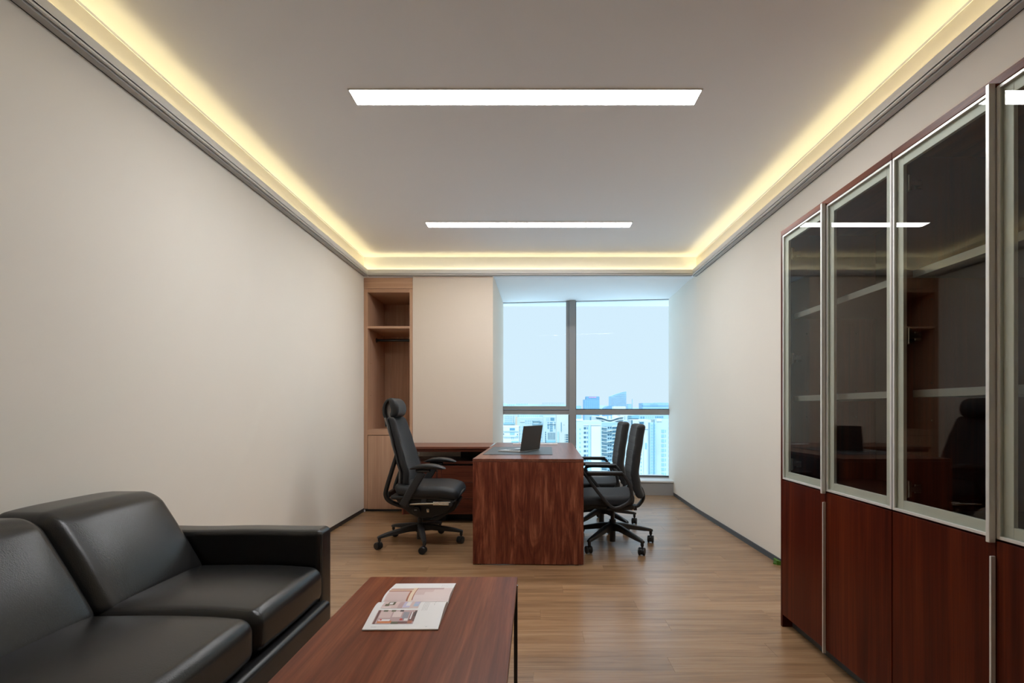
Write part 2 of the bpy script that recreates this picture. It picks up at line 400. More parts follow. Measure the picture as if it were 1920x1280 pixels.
# ------------------------------------------------------------------ built-in closet in the back left corner
CX0, CX1, CD = XL + .001, -1.305, .66
cl = thing('wardrobe', 'pale wood built-in open wardrobe in the corner left of the window', 'wardrobe', (-1.57, YB, 0))
ix0, ix1 = -1.790, -1.338
y1 = YB + CD
box('top_panel', M['closet_h'], cl, CX0, CX1, YB, YB + .02, 2.398, 2.513)
bm = B(); bx(bm, CX0, ix0, YB + .002, y1, .03, 2.396); obj('side_panel', bm, M['closet'], cl, bevel=.001)
bm = B(); bx(bm, ix1, CX1, YB + .002, y1, .03, 2.396); obj('side_panel', bm, M['closet'], cl, bevel=.001)
box('head_rail', M['closet_h'], cl, ix0, ix1, YB + .003, y1, 2.357, 2.395)
box('back_panel', M['closet'], cl, ix0, ix1, y1 - .018, y1, .03, 2.357)
box('shelf', M['closet_h'], cl, ix0, ix1, YB + .004, y1 - .02, 1.970, 1.994)
box('ledge', M['closet_h'], cl, ix0, ix1, YB + .003, y1 - .02, .822, .880)
box('door', M['closet'], cl, ix0 + .003, ix1 - .003, YB + .003, YB + .021, .026, .816)
box('plinth', M['base_l'], cl, CX0, CX1, YB + .012, YB + .05, 0, .024, bevel=0)
bm = B(); cyl(bm, (ix0, 5.76, 1.883), (ix1, 5.76, 1.883), .0155); rod = obj('hanging_rail', bm, M['blacksteel'], cl, smooth=40)
for xx in (ix0, ix1 - .006):
    bm = B(); cyl(bm, (xx, 5.76, 1.883), (xx + .006, 5.76, 1.883), .026); obj('rail_socket', bm, M['blacksteel'], rod, smooth=40)
for zz in (1.955, 1.60, 1.25):
    for yy in (YB + .09, YB + .50):
        bm = B(); cyl(bm, (ix0, yy, zz), (ix0 + .012, yy, zz), .003, n=8); obj('shelf_pin', bm, M['nickel'], cl)

# ------------------------------------------------------------------ desk and return cabinet
dk = thing('desk', 'dark walnut executive desk with solid end panel in the middle of the room', 'desk', (-.433, 3.585, 0), R(-1.5), world=False)
DW, DL = .784, 1.745
box('desktop', M['walnut_top'], dk, 0, DW, 0, DL, .7282, .750)
box('end_panel', M['walnut_v'], dk, .001, DW - .001, .001, .036, .006, .7270)
box('end_panel', M['walnut_v'], dk, .12, DW - .001, DL - .036, DL - .001, .006, .7275)
box('modesty_panel', M['walnut_x'], dk, DW - .16, DW - .135, .036, DL - .036, .18, .7275)
for xx in (.035, DW - .06):
    box('glide', M['blacksteel'], dk, xx, xx + .025, .006, .03, 0, .006, bevel=0)
cr = thing('return_cabinet', 'low walnut side cabinet with raised top against the beige pier', 'cabinet', (-.85, 5.15, 0))
KX0, KX1, KY = -1.292, -.425, 4.87
box('worktop', M['walnut_topx'], cr, KX0, KX1, KY, 5.449, .719, .740)
box('worktop_core', M['walnut_x'], cr, KX0 + .012, KX1 - .01, KY + .014, 5.44, .690, .719, bevel=0)
box('edge_strip', M['silver'], cr, KX1, KX1 + .006, KY, 5.449, .719, .741, bevel=0)
for xx in (-.76,):
    box('riser_block', M['plastic2'], cr, xx, xx + .07, 5.26, 5.34, .595, .690, bevel=.001)
box('riser_panel', M['plastic2'], cr, -.69, KX1 - .02, 5.30, 5.32, .595, .690, bevel=.001)
box('body', M['darkwood'], cr, KX0 + .02, KX1 - .006, KY + .035, 5.445, .09, .572)
box('body_top', M['walnut_x'], cr, KX0 + .02, KX1 - .006, KY + .012, 5.445, .574, .594)
bm = B(); bx(bm, KX0 + .02, KX0 + .038, KY + .012, KY + .034, .085, .572); obj('side_edge', bm, M['walnut_v'], cr, bevel=.001)
dr = box('door', M['walnut_x'], cr, KX0 + .042, -.895, KY + .014, KY + .033, .088, .556)
bm = B(); cyl(bm, (-.933, KY + .014, .505), (-.933, KY + .008, .505), .008, n=16); obj('lock', bm, M['nickel'], dr, smooth=40)
bm = B(); bx(bm, -.9365, -.9295, KY + .003, KY + .007, .40, .498); bx(bm, -.942, -.924, KY + .002, KY + .008, .40, .432); obj('key', bm, M['plastic'], dr, bevel=.001)
for z0, z1 in ((.398, .556), (.242, .395), (.088, .239)):
    box('drawer', M['walnut_x'], cr, -.891, KX1 - .008, KY + .014, KY + .033, z0, z1)
box('foot', M['blacksteel'], cr, -1.12, -.87, KY + .14, KY + .34, 0, .09, bevel=.001)
box('plinth', M['plastic2'], cr, -.86, KX1 - .02, KY + .22, 5.44, 0, .09, bevel=.001)
bm = B(); rbox(bm, (-1.262, 5.445, .629), (.076, .012, .036), .0058, n=3, seg=(2, 2, 2))
sk = tag(obj('socket_plate', bm, M['white'], smooth=50), 'small white rounded plate on the pier under the raised cabinet top', 'socket')
bm = B()
for i in range(4): bx(bm, -1.262 + i * .007, -1.258 + i * .007, 5.4375, 5.4392, .625, .634)
obj('faint_marks', bm, flat('grey_print', (150, 140, 140)), sk)

# things on the desk
def on_desk(x, y): 
    c, s = math.cos(R(-1.5)), math.sin(R(-1.5)); return (-.433 + c * x - s * y, 3.585 + s * x + c * y)
px, py = on_desk(.03, .315)
dm = thing('desk_mat', 'blue-grey leather desk mat lying on the walnut desk', 'desk mat', (px, py, .7505), R(-1.5), world=False)
box('pad', M['mat'], dm, 0, .538, 0, .78, 0, .0025, bevel=.0008)
bm = B()
for a in ((.006, .532, .006, .0075), (.006, .532, .7725, .774), (.006, .0075, .006, .774), (.5305, .532, .006, .774)): bx(bm, *a, .0025, .0029)
obj('stitching', bm, flat('grey_stitch', (84, 92, 98)), dm)
px, py = on_desk(.185, 1.455)
cc = thing('cable_cover', 'thin white cable flap set in the far end of the desktop', 'cable cover', (px, py, .7501), R(-1.5), world=False)
box('flap', M['white'], cc, 0, .445, 0, .075, 0, .007, bevel=.001)
box('brush_slot', M['plastic'], cc, .02, .425, .076, .086, 0, .003, bevel=0)
lp = thing('laptop', 'open dark grey laptop standing on the desk mat with its lid to the camera', 'laptop', (-.113, 4.05, .7531), R(-32), world=False)
bm = B(); prism(bm, [(-.218, .004), (-.216, .010), (0, .0155), (.004, .012), (.002, .002), (-.20, .001)], 'y', 0, .292); base = obj('base', bm, M['silver'], lp, bevel=.001)
bm = B()
for i in range(5):
    for j in range(13): bx(bm, -.115 + i * .0195, -.099 + i * .0195, .016 + j * .0202, .033 + j * .0202, .0122 + .0005 * i, .0136 + .0005 * i)
obj('keyboard', bm, M['keys'], base, kind='stuff')
bm = B(); bx(bm, -.195, -.135, .096, .196, .0100, .0118); obj('trackpad', bm, M['lapgrey'], base)
bm = B(); prism(bm, [(.002, .012), (.008, .012), (.040, .212), (.035, .213)], 'y', 0, .292); lid = obj('lid', bm, M['lapgrey'], lp, bevel=.0012)
bm = B(); prism(bm, [(.0035, .026), (.0045, .026), (.0335, .208), (.0325, .208)], 'y', .006, .286); obj('display', bm, M['screen'], lid)
bm = B(); cyl(bm, (.003, .03, .0145), (.003, .262, .0145), .005, n=12); obj('hinge', bm, M['plastic'], lid, smooth=40)

# ------------------------------------------------------------------ office chairs
def caster(parent, x, y, a, wheel_r=.029):
    bm = B(); c, s = math.cos(a), math.sin(a)
    cyl(bm, (x, y, .055), (x, y, .10), .0085, n=12)
    ox, oy = x - c * .012, y - s * .012
    cyl(bm, (ox + s * .006, oy - c * .006, wheel_r + .002), (ox - s * .006, oy + c * .006, wheel_r + .002), wheel_r * .92, n=18)
    cs = obj('caster', bm, M['plastic'], parent, smooth=40)
    for k in (-1, 1):
        bm = B(); cyl(bm, (ox + k * s * .008, oy - k * c * .008, wheel_r), (ox + k * s * .025, oy - k * c * .025, wheel_r), wheel_r, n=22, bev=.004)
        obj('wheel', bm, M['tyre'], cs, smooth=40)
def starbase(t, R0, off, hubz, m, endz=.10, swivel=0.0):
    bm = B(); cyl(bm, (0, 0, hubz - .045), (0, 0, hubz + .028), .036, .030, n=24, bev=.004); obj('hub', bm, m, t, smooth=40)
    for k in range(5):
        a = R(off + 72 * k); c, s = math.cos(a), math.sin(a); bm = B()
        rings = []
        for r, zt, zb, hw in ((.02, hubz + .022, hubz - .036, .027), (.10, hubz + .014, hubz - .030, .024), (R0 - .07, endz + .027, endz - .003, .019), (R0 - .012, endz + .012, endz - .010, .0155), (R0 + .008, endz + .004, endz - .012, .012)):
            q = []
            for u, z in ((hw, zb), (hw, zt - .006), (hw * .6, zt), (-hw * .6, zt), (-hw, zt - .006), (-hw, zb)):
                q.append(bm.verts.new((c * r - s * u, s * r + c * u, z)))
            rings.append(q)
        for i in range(4):
            for j in range(6): bm.faces.new((rings[i][j], rings[i][(j + 1) % 6], rings[i + 1][(j + 1) % 6], rings[i + 1][j]))
        bm.faces.new(rings[0]); bm.faces.new(rings[-1][::-1])
        cyl(bm, (c * (R0 - .006), s * (R0 - .006), .066), (c * (R0 - .006), s * (R0 - .006), endz - .004), .0125, n=14)
        obj('base_leg', bm, m, t, smooth=35)
        caster(t, c * (R0 - .006), s * (R0 - .006), a + swivel * (1 if k % 2 else -1) + R(90))

def interp(tab, z):
    tab = sorted(tab)
    if z <= tab[0][0]: return tab[0][1]
    for (a, va), (b, vb) in zip(tab, tab[1:]):
        if z <= b:
            t = (z - a) / (b - a); t = t * t * (3 - 2 * t) * .5 + t * .5; return va + (vb - va) * t
    return tab[-1][1]

ex = thing('executive_chair', 'tall black office chair with headrest and chrome bar behind the desk', 'chair', (-.938, 4.175, 0), 0, world=False)
starbase(ex, .345, 0, .140, M['plastic2'], endz=.098, swivel=.4)
bm = B(); cyl(bm, (0, 0, .16), (0, 0, .205), .020, n=20); cyl(bm, (0, 0, .20), (0, 0, .30), .0135, n=20); obj('gas_column', bm, M['blacksteel'], ex, smooth=40)
bm = B(); cyl(bm, (0, 0, .035), (0, 0, .100), .026, n=20); obj('column_sleeve', bm, M['blacksteel'], ex, smooth=40)
bm = B(); prism(bm, [(-.175, .395), (-.135, .335), (-.05, .262), (.03, .230), (.12, .235), (.22, .262), (.30, .33), (.315, .385), (.20, .40)], 'y', -.135, .135)
mech = obj('mechanism', bm, M['plastic'], ex, bevel=.012, smooth=40, seg=3)
bm = B(); cyl(bm, (.005, -.135, .300), (.005, -.165, .300), .032, n=26, bev=.004); kb = obj('tension_knob', bm, M['plastic'], mech, smooth=40)
bm = B(); bx(bm, -.010, .012, -.1665, -.165, .3015, .3045); obj('white_mark', bm, flat('white_print', (225, 225, 225)), mech)
bm = B(); rbox(bm, (.095, -.142, .295), (.022, .014, .034), .006, n=3, seg=(2, 2, 2)); obj('chrome_button', bm, M['nickel'], mech, smooth=50)
bm = B(); prism(bm, [(.10, .215), (.16, .205), (.30, .29), (.335, .36), (.325, .375), (.28, .33), (.16, .245)], 'y', -.12, .12)
obj('footrest_tray', bm, M['plastic2'], ex, bevel=.01, smooth=40)
for yy in (-.232, .232):
    bm = B(); cyl(bm, (-.04, yy, .3635), (.20, yy, .3665), .0085, n=16); cyl(bm, (.155, yy, .360), (.29, yy, .360), .0085, n=16); cyl(bm, (.155, yy, .3745), (.29, yy, .3745), .0085, n=16)
    obj('footrest_rail', bm, M['chrome'], ex, smooth=40)
bm = B(); cyl(bm, (.292, -.245, .362), (.292, .245, .362), .016, n=16); sweep(bm, [(.29, -.23, .362), (.335, -.22, .40), (.352, -.10, .425), (.355, 0, .43), (.352, .10, .425), (.335, .22, .40), (.29, .23, .362)], .014, .014, side=(0, 0, 1)); obj('footrest_bar', bm, M['plastic2'], ex, smooth=40)
def seatfn(p):
    x, y, z = p
    z += -.05 * max(0, (x - .08) / .20) ** 2 + .012 * (1 - (y / .26) ** 2) * (1 if z > 0 else .0) + .03 * max(0, (-x - .1) / .16) ** 2
    y *= 1 - .12 * max(0, (x - .1) / .2) ** 2 - .10 * max(0, (-x - .05) / .2) ** 2
    return (x, y, z)
bm = B(); rbox(bm, (.100, 0, .455), (.50, .52, .086), .040, seatfn, n=5, seg=(14, 12, 2)); seat = obj('seat', bm, M['pufabric'], ex, smooth=60)
bm = B(); rbox(bm, (.07, 0, .412), (.50, .47, .035), .015, lambda p: (p[0], p[1], p[2] - .05 * max(0, (p[0] - .08) / .2) ** 2), n=3, seg=(10, 6, 1)); obj('seat_pan', bm, M['plastic'], ex, smooth=50)
for s in (-1, 1):
    bm = B(); bx(bm, -.08, .19, min(s * .13, s * .225), max(s * .13, s * .225), .375, .392); bx(bm, .06, .10, min(s * .20, s * .236), max(s * .20, s * .236), .37, .405); obj('slide_rail', bm, M['plastic2'], ex, bevel=.003)
FX = [(.44, -.10), (.50, -.083), (.60, -.076), (.71, -.108), (.85, -.145), (.96, -.178), (1.03, -.200)]
HW = [(.44, .165), (.52, .205), (.65, .222), (.85, .205), (1.03, .175)]
def backfn(dx, wob=1.0):
    def f(p):
        z = .732 + p[2]
        return (p[0] + interp(FX, z) + dx + .05 * (p[1] / .21) ** 2, p[1] * interp(HW, z) / .215 * wob, p[2])
    return f
bm = B(); rbox(bm, (0, 0, .732), (.062, .43, .612), .028, backfn(-.034), n=5, seg=(1, 12, 22)); bk = obj('backrest', bm, M['fabric'], ex, smooth=60)
bm = B(); rbox(bm, (0, 0, .732), (.012, .425, .600), .005, backfn(-.076), n=3, seg=(1, 12, 20)); obj('back_shell', bm, M['plastic'], ex, smooth=50)
for s in (-1, 1):
    bm = B(); P = []
    for i in range(30):
        z = .475 + i * (1.02 - .475) / 29; hw = interp(HW, z)
        P.append((interp(FX, z) + .05 * (hw / .21) ** 2 - .013, s * (hw - .006), z))
    sweep(bm, P, .004, .004, side=(0, 1, 0), smooth=False)
    obj('piping', bm, flat('grey_piping', (74, 74, 76)), bk, smooth=60)
for s in (-1, 1):
    bm = B(); sweep(bm, [(-.145, s * .17, .74), (-.185, s * .16, .62), (-.235, s * .14, .47), (-.243, s * .13, .41), (-.215, s * .11, .362), (-.13, s * .10, .325), (-.03, s * .10, .305)], .050, .026)
    obj('back_spar', bm, M['plastic'], ex, smooth=50)
bm = B(); bx(bm, -.252, -.222, -.12, .12, .39, .435); obj('spar_bridge', bm, M['plastic'], ex, bevel=.008)
for s in (-1, 1):
    bm = B(); sweep(bm, [(-.075, s * .255, .355), (-.04, s * .262, .42), (.03, s * .268, .535), (.078, s * .268, .612)], .034, .058, k=6)
    bx(bm, -.10, .02, s * .10 - .02, s * .10 + .02, .345, .375); bx(bm, -.085, -.03, min(s * .11, s * .262), max(s * .11, s * .262), .345, .372)
    ar = obj('arm_post', bm, M['plastic2'], ex, bevel=.003, smooth=45)
    def padfn(p):
        f = 1 - .75 * (abs(p[0]) / .135) ** 3
        return (p[0], p[1] * (1 - .3 * (abs(p[0]) / .135) ** 4), p[2] * max(.25, f) - .018 * (p[0] / .135) ** 2 + .012)
    bm = B(); rbox(bm, (.118, s * .262, .648), (.275, .092, .036), .016, padfn, n=4, seg=(12, 4, 1)); obj('arm_pad', bm, M['plastic'], ar, smooth=60)
    bm = B(); rbox(bm, (.085, s * .265, .625), (.115, .055, .022), .009, n=3, seg=(3, 2, 1)); obj('arm_slide', bm, M['plastic2'], ar, smooth=60)
bm = B()
def hfn(p):
    z = p[2] / .08
    return (p[0] - .020 * z * z - .008 * z + .22 * p[1] ** 2 * 1.6 + (.012 if p[0] > 0 else 0) * (1 - z * z), p[1] * (1 - .10 * max(0, z) ** 2 - .06 * max(0, -z) ** 2), p[2])
rbox(bm, (-.188, 0, 1.112), (.058, .275, .160), .028, hfn, n=5, seg=(1, 10, 6)); hd = obj('headrest', bm, M['pufabric'], ex, smooth=60)
bm = B(); sweep(bm, [(-.205, 0, 1.172), (-.235, 0, 1.176), (-.262, 0, 1.155), (-.277, 0, 1.11), (-.276, 0, 1.06), (-.262, 0, 1.02), (-.255, 0, .96)], .15, .022); obj('headrest_bracket', bm, M['plastic'], hd, smooth=50)

gc = thing('guest_chair', 'black channel-back visitor chair nearest the camera right of the desk', 'chair', (.640, 4.12, 0), R(176), 'visitor chairs right of the desk', world=False)
starbase(gc, .345, 54, .158, M['plastic'], endz=.102, swivel=.55)
bm = B(); cyl(bm, (0, 0, .165), (0, 0, .205), .027, n=20); cyl(bm, (0, 0, .20), (0, 0, .30), .0165, n=20); obj('gas_column', bm, M['plastic'], gc, smooth=40)
bm = B(); cyl(bm, (0, 0, .028), (0, 0, .12), .0235, n=20); obj('column_sleeve', bm, M['plastic'], gc, smooth=40)
bm = B(); prism(bm, [(-.16, .335), (-.155, .298), (.02, .285), (.14, .300), (.16, .345)], 'y', -.075, .075); bx(bm, -.19, -.10, -.05, .05, .29, .325); obj('mechanism', bm, M['plastic2'], gc, bevel=.004, smooth=40)
bm = B(); cyl(bm, (-.148, .080, .318), (-.148, .086, .318), .005, n=10); cyl(bm, (-.155, .080, .300), (-.155, .086, .300), .005, n=10); obj('bolt', bm, M['nickel'], gc)
def gseat(p):
    x, y, z = p
    return (x, y, z - .035 * max(0, (x - .06) / .2) ** 2 + (.012 * (1 - (y / .25) ** 2) if z > 0 else 0) + .022 * max(0, (-x - .08) / .16) ** 2)
bm = B(); rbox(bm, (.078, 0, .388), (.455, .485, .082), .032, gseat, n=5, seg=(12, 10, 1)); obj('seat', bm, M['fabric'], gc, smooth=60)
bm = B(); rbox(bm, (.06, 0, .345), (.42, .44, .03), .012, lambda p: (p[0], p[1], p[2] - .03 * max(0, (p[0] - .06) / .2) ** 2), n=3, seg=(8, 4, 1)); obj('seat_pan', bm, M['plastic'], gc, smooth=50)
GX = [(.41, -.190), (.50, -.160), (.60, -.143), (.72, -.156), (.85, -.176), (.98, -.197)]
def gback(p):
    z = .695 + p[2]; q = interp(GX, z); x = p[0]
    if x > .015:
        u = ((z - .45) % .062) / .062; g = math.exp(-((min(u, 1 - u)) / .055) ** 2) if .44 < z < .95 else 0
        x -= .0025 * g
    return (x + q - .031 + .03 * (p[1] / .22) ** 2, p[1] * (1 - .06 * max(0, (z - .8) / .18) - .07 * max(0, (.6 - z) / .19)), p[2])
bm = B(); rbox(bm, (0, 0, .695), (.062, .445, .572), .028, gback, n=5, seg=(1, 8, 150)); obj('backrest', bm, M['fabric'], gc, smooth=50)
bm = B(); sweep(bm, [(-.228, 0, .47), (-.246, 0, .425), (-.248, 0, .385), (-.226, 0, .345), (-.190, 0, .315), (-.10, 0, .312)], .075, .016); obj('back_bracket', bm, M['plastic'], gc, smooth=50)
for s in (-1, 1):
    bm = B(); yy = s * .262
    sweep(bm, [(-.045, yy, .604), (.06, yy, .608), (.165, yy, .608), (.205, yy, .596), (.203, yy, .565), (.15, yy, .49), (.075, yy, .398), (.035, yy, .358), (.0, yy, .347), (-.055, yy, .365), (-.105, yy, .40), (-.122, yy, .45), (-.108, yy, .52), (-.075, yy, .58)], .030, .024, closed=True, k=4)
    bx(bm, -.05, .06, min(s * .06, yy), max(s * .06, yy), .327, .345)
    ga = obj('arm_frame', bm, M['plastic2'], gc, smooth=50)
    bm = B(); rbox(bm, (.08, yy, .616), (.272, .056, .022), .010, n=3, seg=(5, 2, 1)); obj('arm_pad', bm, M['plastic'], ga, smooth=60)
dup(gc, (.640, 4.79, 0), R(177), 'black channel-back visitor chair nearer the window right of the desk')

# ------------------------------------------------------------------ glass-fronted bookcases
def bookcase(y0, label, far):
    """unit 0.8 wide from y0 towards the camera; door faces lie in the plane x = 1.257"""
    X = 1.257; t = thing('bookcase', label, 'bookcase', (X + .25, y0 - .4, 0), 0, 'tall bookcases along the right wall')
    yn = y0 - .8; xb = XR - .012; Z1 = 2.003
    x_side = X if far else X + .024
    box('side_panel', M['sapele'], t, x_side, xb, y0 - .018, y0, 0, Z1 - .026, bevel=.001)
    box('side_panel', M['sapele'], t, X + .024, xb, yn, yn + .018, 0, Z1 - .026, bevel=.001)
    box('top_panel', M['walnut_y'], t, X, xb, yn, y0, Z1 - .025, Z1, bevel=.001)
    box('back_panel', M['darkwood'], t, xb - .01, xb, yn + .018, y0 - .018, .06, Z1 - .026, bevel=0)
    box('divider', M['darkwood'], t, X + .026, xb - .01, yn + .018, y0 - .018, .728, .746, bevel=0)
    box('plinth', M['base_r'], t, X + .05, X + .07, yn, y0 - .018, 0, .062, bevel=0)
    for z in (1.142, 1.556):
        sh = box('shelf', M['darkwood'], t, X + .062, xb - .012, yn + .019, y0 - .019, z, z + .024, bevel=0)
        bm = B(); bx(bm, X + .058, X + .062, yn + .02, y0 - .02, z - .0005, z + .0245); obj('shelf_edge', bm, M['shelf_edge'], sh)
    for xx in (1.377, 1.625):
        for z in (1.612, 1.481, 1.191, 1.062):
            bm = B(); cyl(bm, (xx, y0 - .018, z), (xx, y0 - .024, z), .003, n=8); obj('shelf_pin', bm, M['nickel'], t)
    ys = y0 - (.018 if far else .001)
    ym = y0 - .4
    for k, (a, b) in enumerate(((ym + .0015, ys - .001), (yn + .001, ym - .0015))):
        bm = B(); zb, zt = .748, Z1 - .027
        def ring(wd, xa, xc, o=0.0):
            for q in ((a + o, a + o + wd, zb + o, zt - o), (b - o - wd, b - o, zb + o, zt - o), (a + o + wd, b - o - wd, zb + o, zb + o + wd), (a + o + wd, b - o - wd, zt - o - wd, zt - o)):
                bx(bm, xa, xc, q[0], q[1], q[2], q[3])
        ring(.009, X, X + .022)
        d = obj('glass_door', bm, M['alu'], t, bevel=.001)
        bm = B(); ring(.030, X + .010, X + .022, .009); obj('rear_frame', bm, M['alu_in'], d, bevel=.001)
        bm = B(); bx(bm, X + .004, X + .009, a + .0092, b - .0092, zb + .0092, zt - .0092); obj('glass_pane', bm, M['smoke'], d)
        if k == 0:
            bm = B(); bx(bm, X - .018, X - .0005, a - .001, a + .011, .737, 1.987); bx(bm, X - .004, X - .0005, a + .011, a + .024, .737, 1.987); obj('handle', bm, M['alu'], d, bevel=.0015)
        yh, s = ((b - .012), -1) if k == 0 else ((a + .012), 1)
        for z in (1.877, 1.353, .825):
            bm = B(); x = X + .026
            bx(bm, x, x + .012, min(yh, yh + s * .03), max(yh, yh + s * .03), z - .027, z + .027)
            bx(bm, x + .004, x + .05, min(yh + s * .012, yh + s * .024), max(yh + s * .012, yh + s * .024), z - .009, z + .009)
            cyl(bm, (x + .006, yh + s * .018, z - .030), (x + .006, yh + s * .018, z + .030), .006, n=10)
            bx(bm, x + .034, x + .058, min(yh + s * .004, yh + s * .012), max(yh + s * .004, yh + s * .012), z - .016, z + .016)
            obj('hinge', bm, M['nickel'], t, bevel=.0015)
        bm = B(); bx(bm, X, X + .020, a, b, .064, .742); ld = obj('wood_door', bm, M['sapele'], t, bevel=.001)
        if k == 0:
            bm = B(); bx(bm, X - .013, X - .0003, a - .001, a + .005, .050, .700); obj('handle', bm, M['alu'], ld, bevel=.001)
    return t
bookcase(2.580, 'tall sapele bookcase with smoked glass doors, the unit farther from the camera', True)
bookcase(1.778, 'tall sapele bookcase with smoked glass doors, the unit at the right picture edge', False)
bm = B(); prism(bm, [(1.716, 3.58), (1.741, 3.57), (1.738, 3.66), (1.722, 3.64)], 'z', .0005, .030); prism(bm, [(1.700, 3.60), (1.718, 3.585), (1.722, 3.63)], 'z', .0005, .012)
tag(obj('paper_scrap', bm, M['green'], bevel=.001), 'tiny green scrap on the floor at the foot of the right wall beside the bookcase', 'scrap')

# ------------------------------------------------------------------ sofa
sf = thing('sofa', 'black leather sofa with three seats along the left wall', 'sofa', (-1.36, 1.4, 0))
YA, YS = 2.19, [2.19, 1.66, 1.13, .60]
def seatc(ya, yb):
    c = ((-.905 - 1.52) / 2, (ya + yb) / 2, .355); s = (.615, abs(ya - yb) - .002, .155)
    def f(p):
        x, y, z = p; u = y / (s[1] / 2); v = x / (s[0] / 2)
        if z > 0: z += .018 * (1 - u ** 4) * (1 - max(-1, v) ** 2 * .8) - .010 * max(0, v) ** 3
        x += .008 * (1 - u * u) * max(0, v)
        return (x, y, z)
    bm = B(); rbox(bm, c, s, .045, f, n=5, seg=(12, 12, 3)); return obj('seat_cushion', bm, M['leather'], sf, smooth=60)
BX = [(-.32, .0), (-.16, -.062), (-.02, -.125), (.10, -.185), (.16, -.215)]
def backc(ya, yb):
    c = (-1.50, (ya + yb) / 2, .575); s = (.22, abs(ya - yb) - .003, .345)
    def f(p):
        x, y, z = p; u = y / (s[1] / 2); k = (z + .1725) / .345
        if x > 0: x = x + .016 * (1 - u ** 4) * math.sin(math.pi * min(1, max(0, k)))
        return (x - .215 * k, y, z + .012 * (1 - u ** 4) * max(0, k))
    bm = B(); rbox(bm, c, s, .050, f, n=6, seg=(4, 12, 8)); return obj('back_cushion', bm, M['leather'], sf, smooth=60)
for a, b in zip(YS, YS[1:]):
    seatc(a, b); backc(a, b)
for ya, yb in ((2.19, 2.312), (.478, .60)):
    c = (-1.355, (ya + yb) / 2, .308); s = (.87, yb - ya, .535)
    bm = B(); rbox(bm, c, s, .026, lambda p: (p[0], p[1] + .002 * math.sin(9 * p[0]) * (1 if p[2] > .15 else 0), p[2] + (.0015 * math.sin(14 * p[0]) if p[2] > .2 else 0)), n=4, seg=(16, 3, 8)); am = obj('armrest', bm, M['leather'], sf, smooth=60)
    bm = B(); zz = .574
    for yy in (ya + .004, yb - .004):
        q = yy + (.012 if yy < (ya + yb) / 2 else -.012)
        sweep(bm, [(-.9285, yy + (q - yy) * .35, .08), (-.9285, yy + (q - yy) * .35, .30), (-.9285, yy + (q - yy) * .35, .535), (-.932, q, .560)], .004, .004, k=5)
    obj('seam', bm, M['leather'], am, smooth=60)
bm = B(); rbox(bm, (-.900, 1.395, .190), (.055, 1.585, .185), .022, n=4, seg=(2, 14, 4)); obj('front_rail', bm, M['leather'], sf, smooth=60)
bm = B(); rbox(bm, (-1.32, 1.395, .18), (.80, 1.59, .18), .01, n=2, seg=(2, 2, 2)); obj('seat_base', bm, M['leather'], sf, smooth=60)
bm = B(); rbox(bm, (-1.745, 1.395, .365), (.105, 1.60, .60), .03, n=4, seg=(2, 10, 4)); obj('back_frame', bm, M['leather'], sf, smooth=60)
for xx in (-.97, -1.72):
    for yy in (.54, 2.25):
        bm = B(); cyl(bm, (xx, yy, 0), (xx, yy, .095), .018, .022, n=14); obj('leg', bm, M['blacksteel'], sf, smooth=40)

# ------------------------------------------------------------------ coffee table
ct = thing('coffee_table', 'low walnut coffee table on slim black legs in front of the sofa', 'table', (-.365, 1.45, 0))
TX0, TX1, TY0, TY1 = -.663, -.067, .84, 2.058
box('tabletop', M['walnut_y'], ct, TX0, TX1, TY0, TY1, .396, .420)
bm = B()
for a in ((TX0 + .01, TX1 - .01, TY0 + .02, TY0 + .034), (TX0 + .01, TX1 - .01, TY1 - .034, TY1 - .02), (TX0 + .01, TX0 + .024, TY0 + .034, TY1 - .034), (TX1 - .024, TX1 - .01, TY0 + .034, TY1 - .034)): bx(bm, *a, .376, .396)
obj('under_frame', bm, M['blacksteel'], ct, bevel=.001)
for xx in (TX0 + .001, TX1 - .013):
    for yy in (TY0 + .02, TY1 - .036):
        lg = box('leg', M['blacksteel'], ct, xx, xx + .0145, yy, yy + .0145, 0, .395, bevel=.001)
        bm = B(); bx(bm, xx + .002, xx + .016, yy + .001, yy + .013, .388, .3955); obj('leg_cap', bm, M['nickel'], lg)

# open magazine on the table
mg = thing('magazine', 'open glossy magazine with interior photos on the coffee table', 'magazine', (-.415, 1.762, .4203), R(1.0), world=False)
MW = .1165; ML = .203
def curve(v, lift):                            # v runs 0..1 from the spine to the outer edge
    return .004 + lift * math.sin(math.pi * min(1, v * 1.0) ** .62) * (1 - .35 * v)
LN, LF = .022, .015
def pgpos(s, u, v, up=0.0):                    # u 0..1 left to right, v 0..1 spine to edge; s=-1 near page, +1 far page
    lift = LN if s < 0 else LF
    return (-MW + 2 * MW * u, s * (.002 + ML * v) , curve(v, lift) + up)
def sheet(s, u0, u1, v0, v1, up, nu=4, nv=None, bm=None):
    nv = nv or max(2, int(24 * (v1 - v0)) + 1)
    V = [[bm.verts.new(pgpos(s, u0 + (u1 - u0) * i / nu, v0 + (v1 - v0) * j / nv, up)) for j in range(nv + 1)] for i in range(nu + 1)]
    fs = []
    for i in range(nu):
        for j in range(nv): fs.append(bm.faces.new((V[i][j], V[i + 1][j], V[i + 1][j + 1], V[i][j + 1])))
    return V, fs
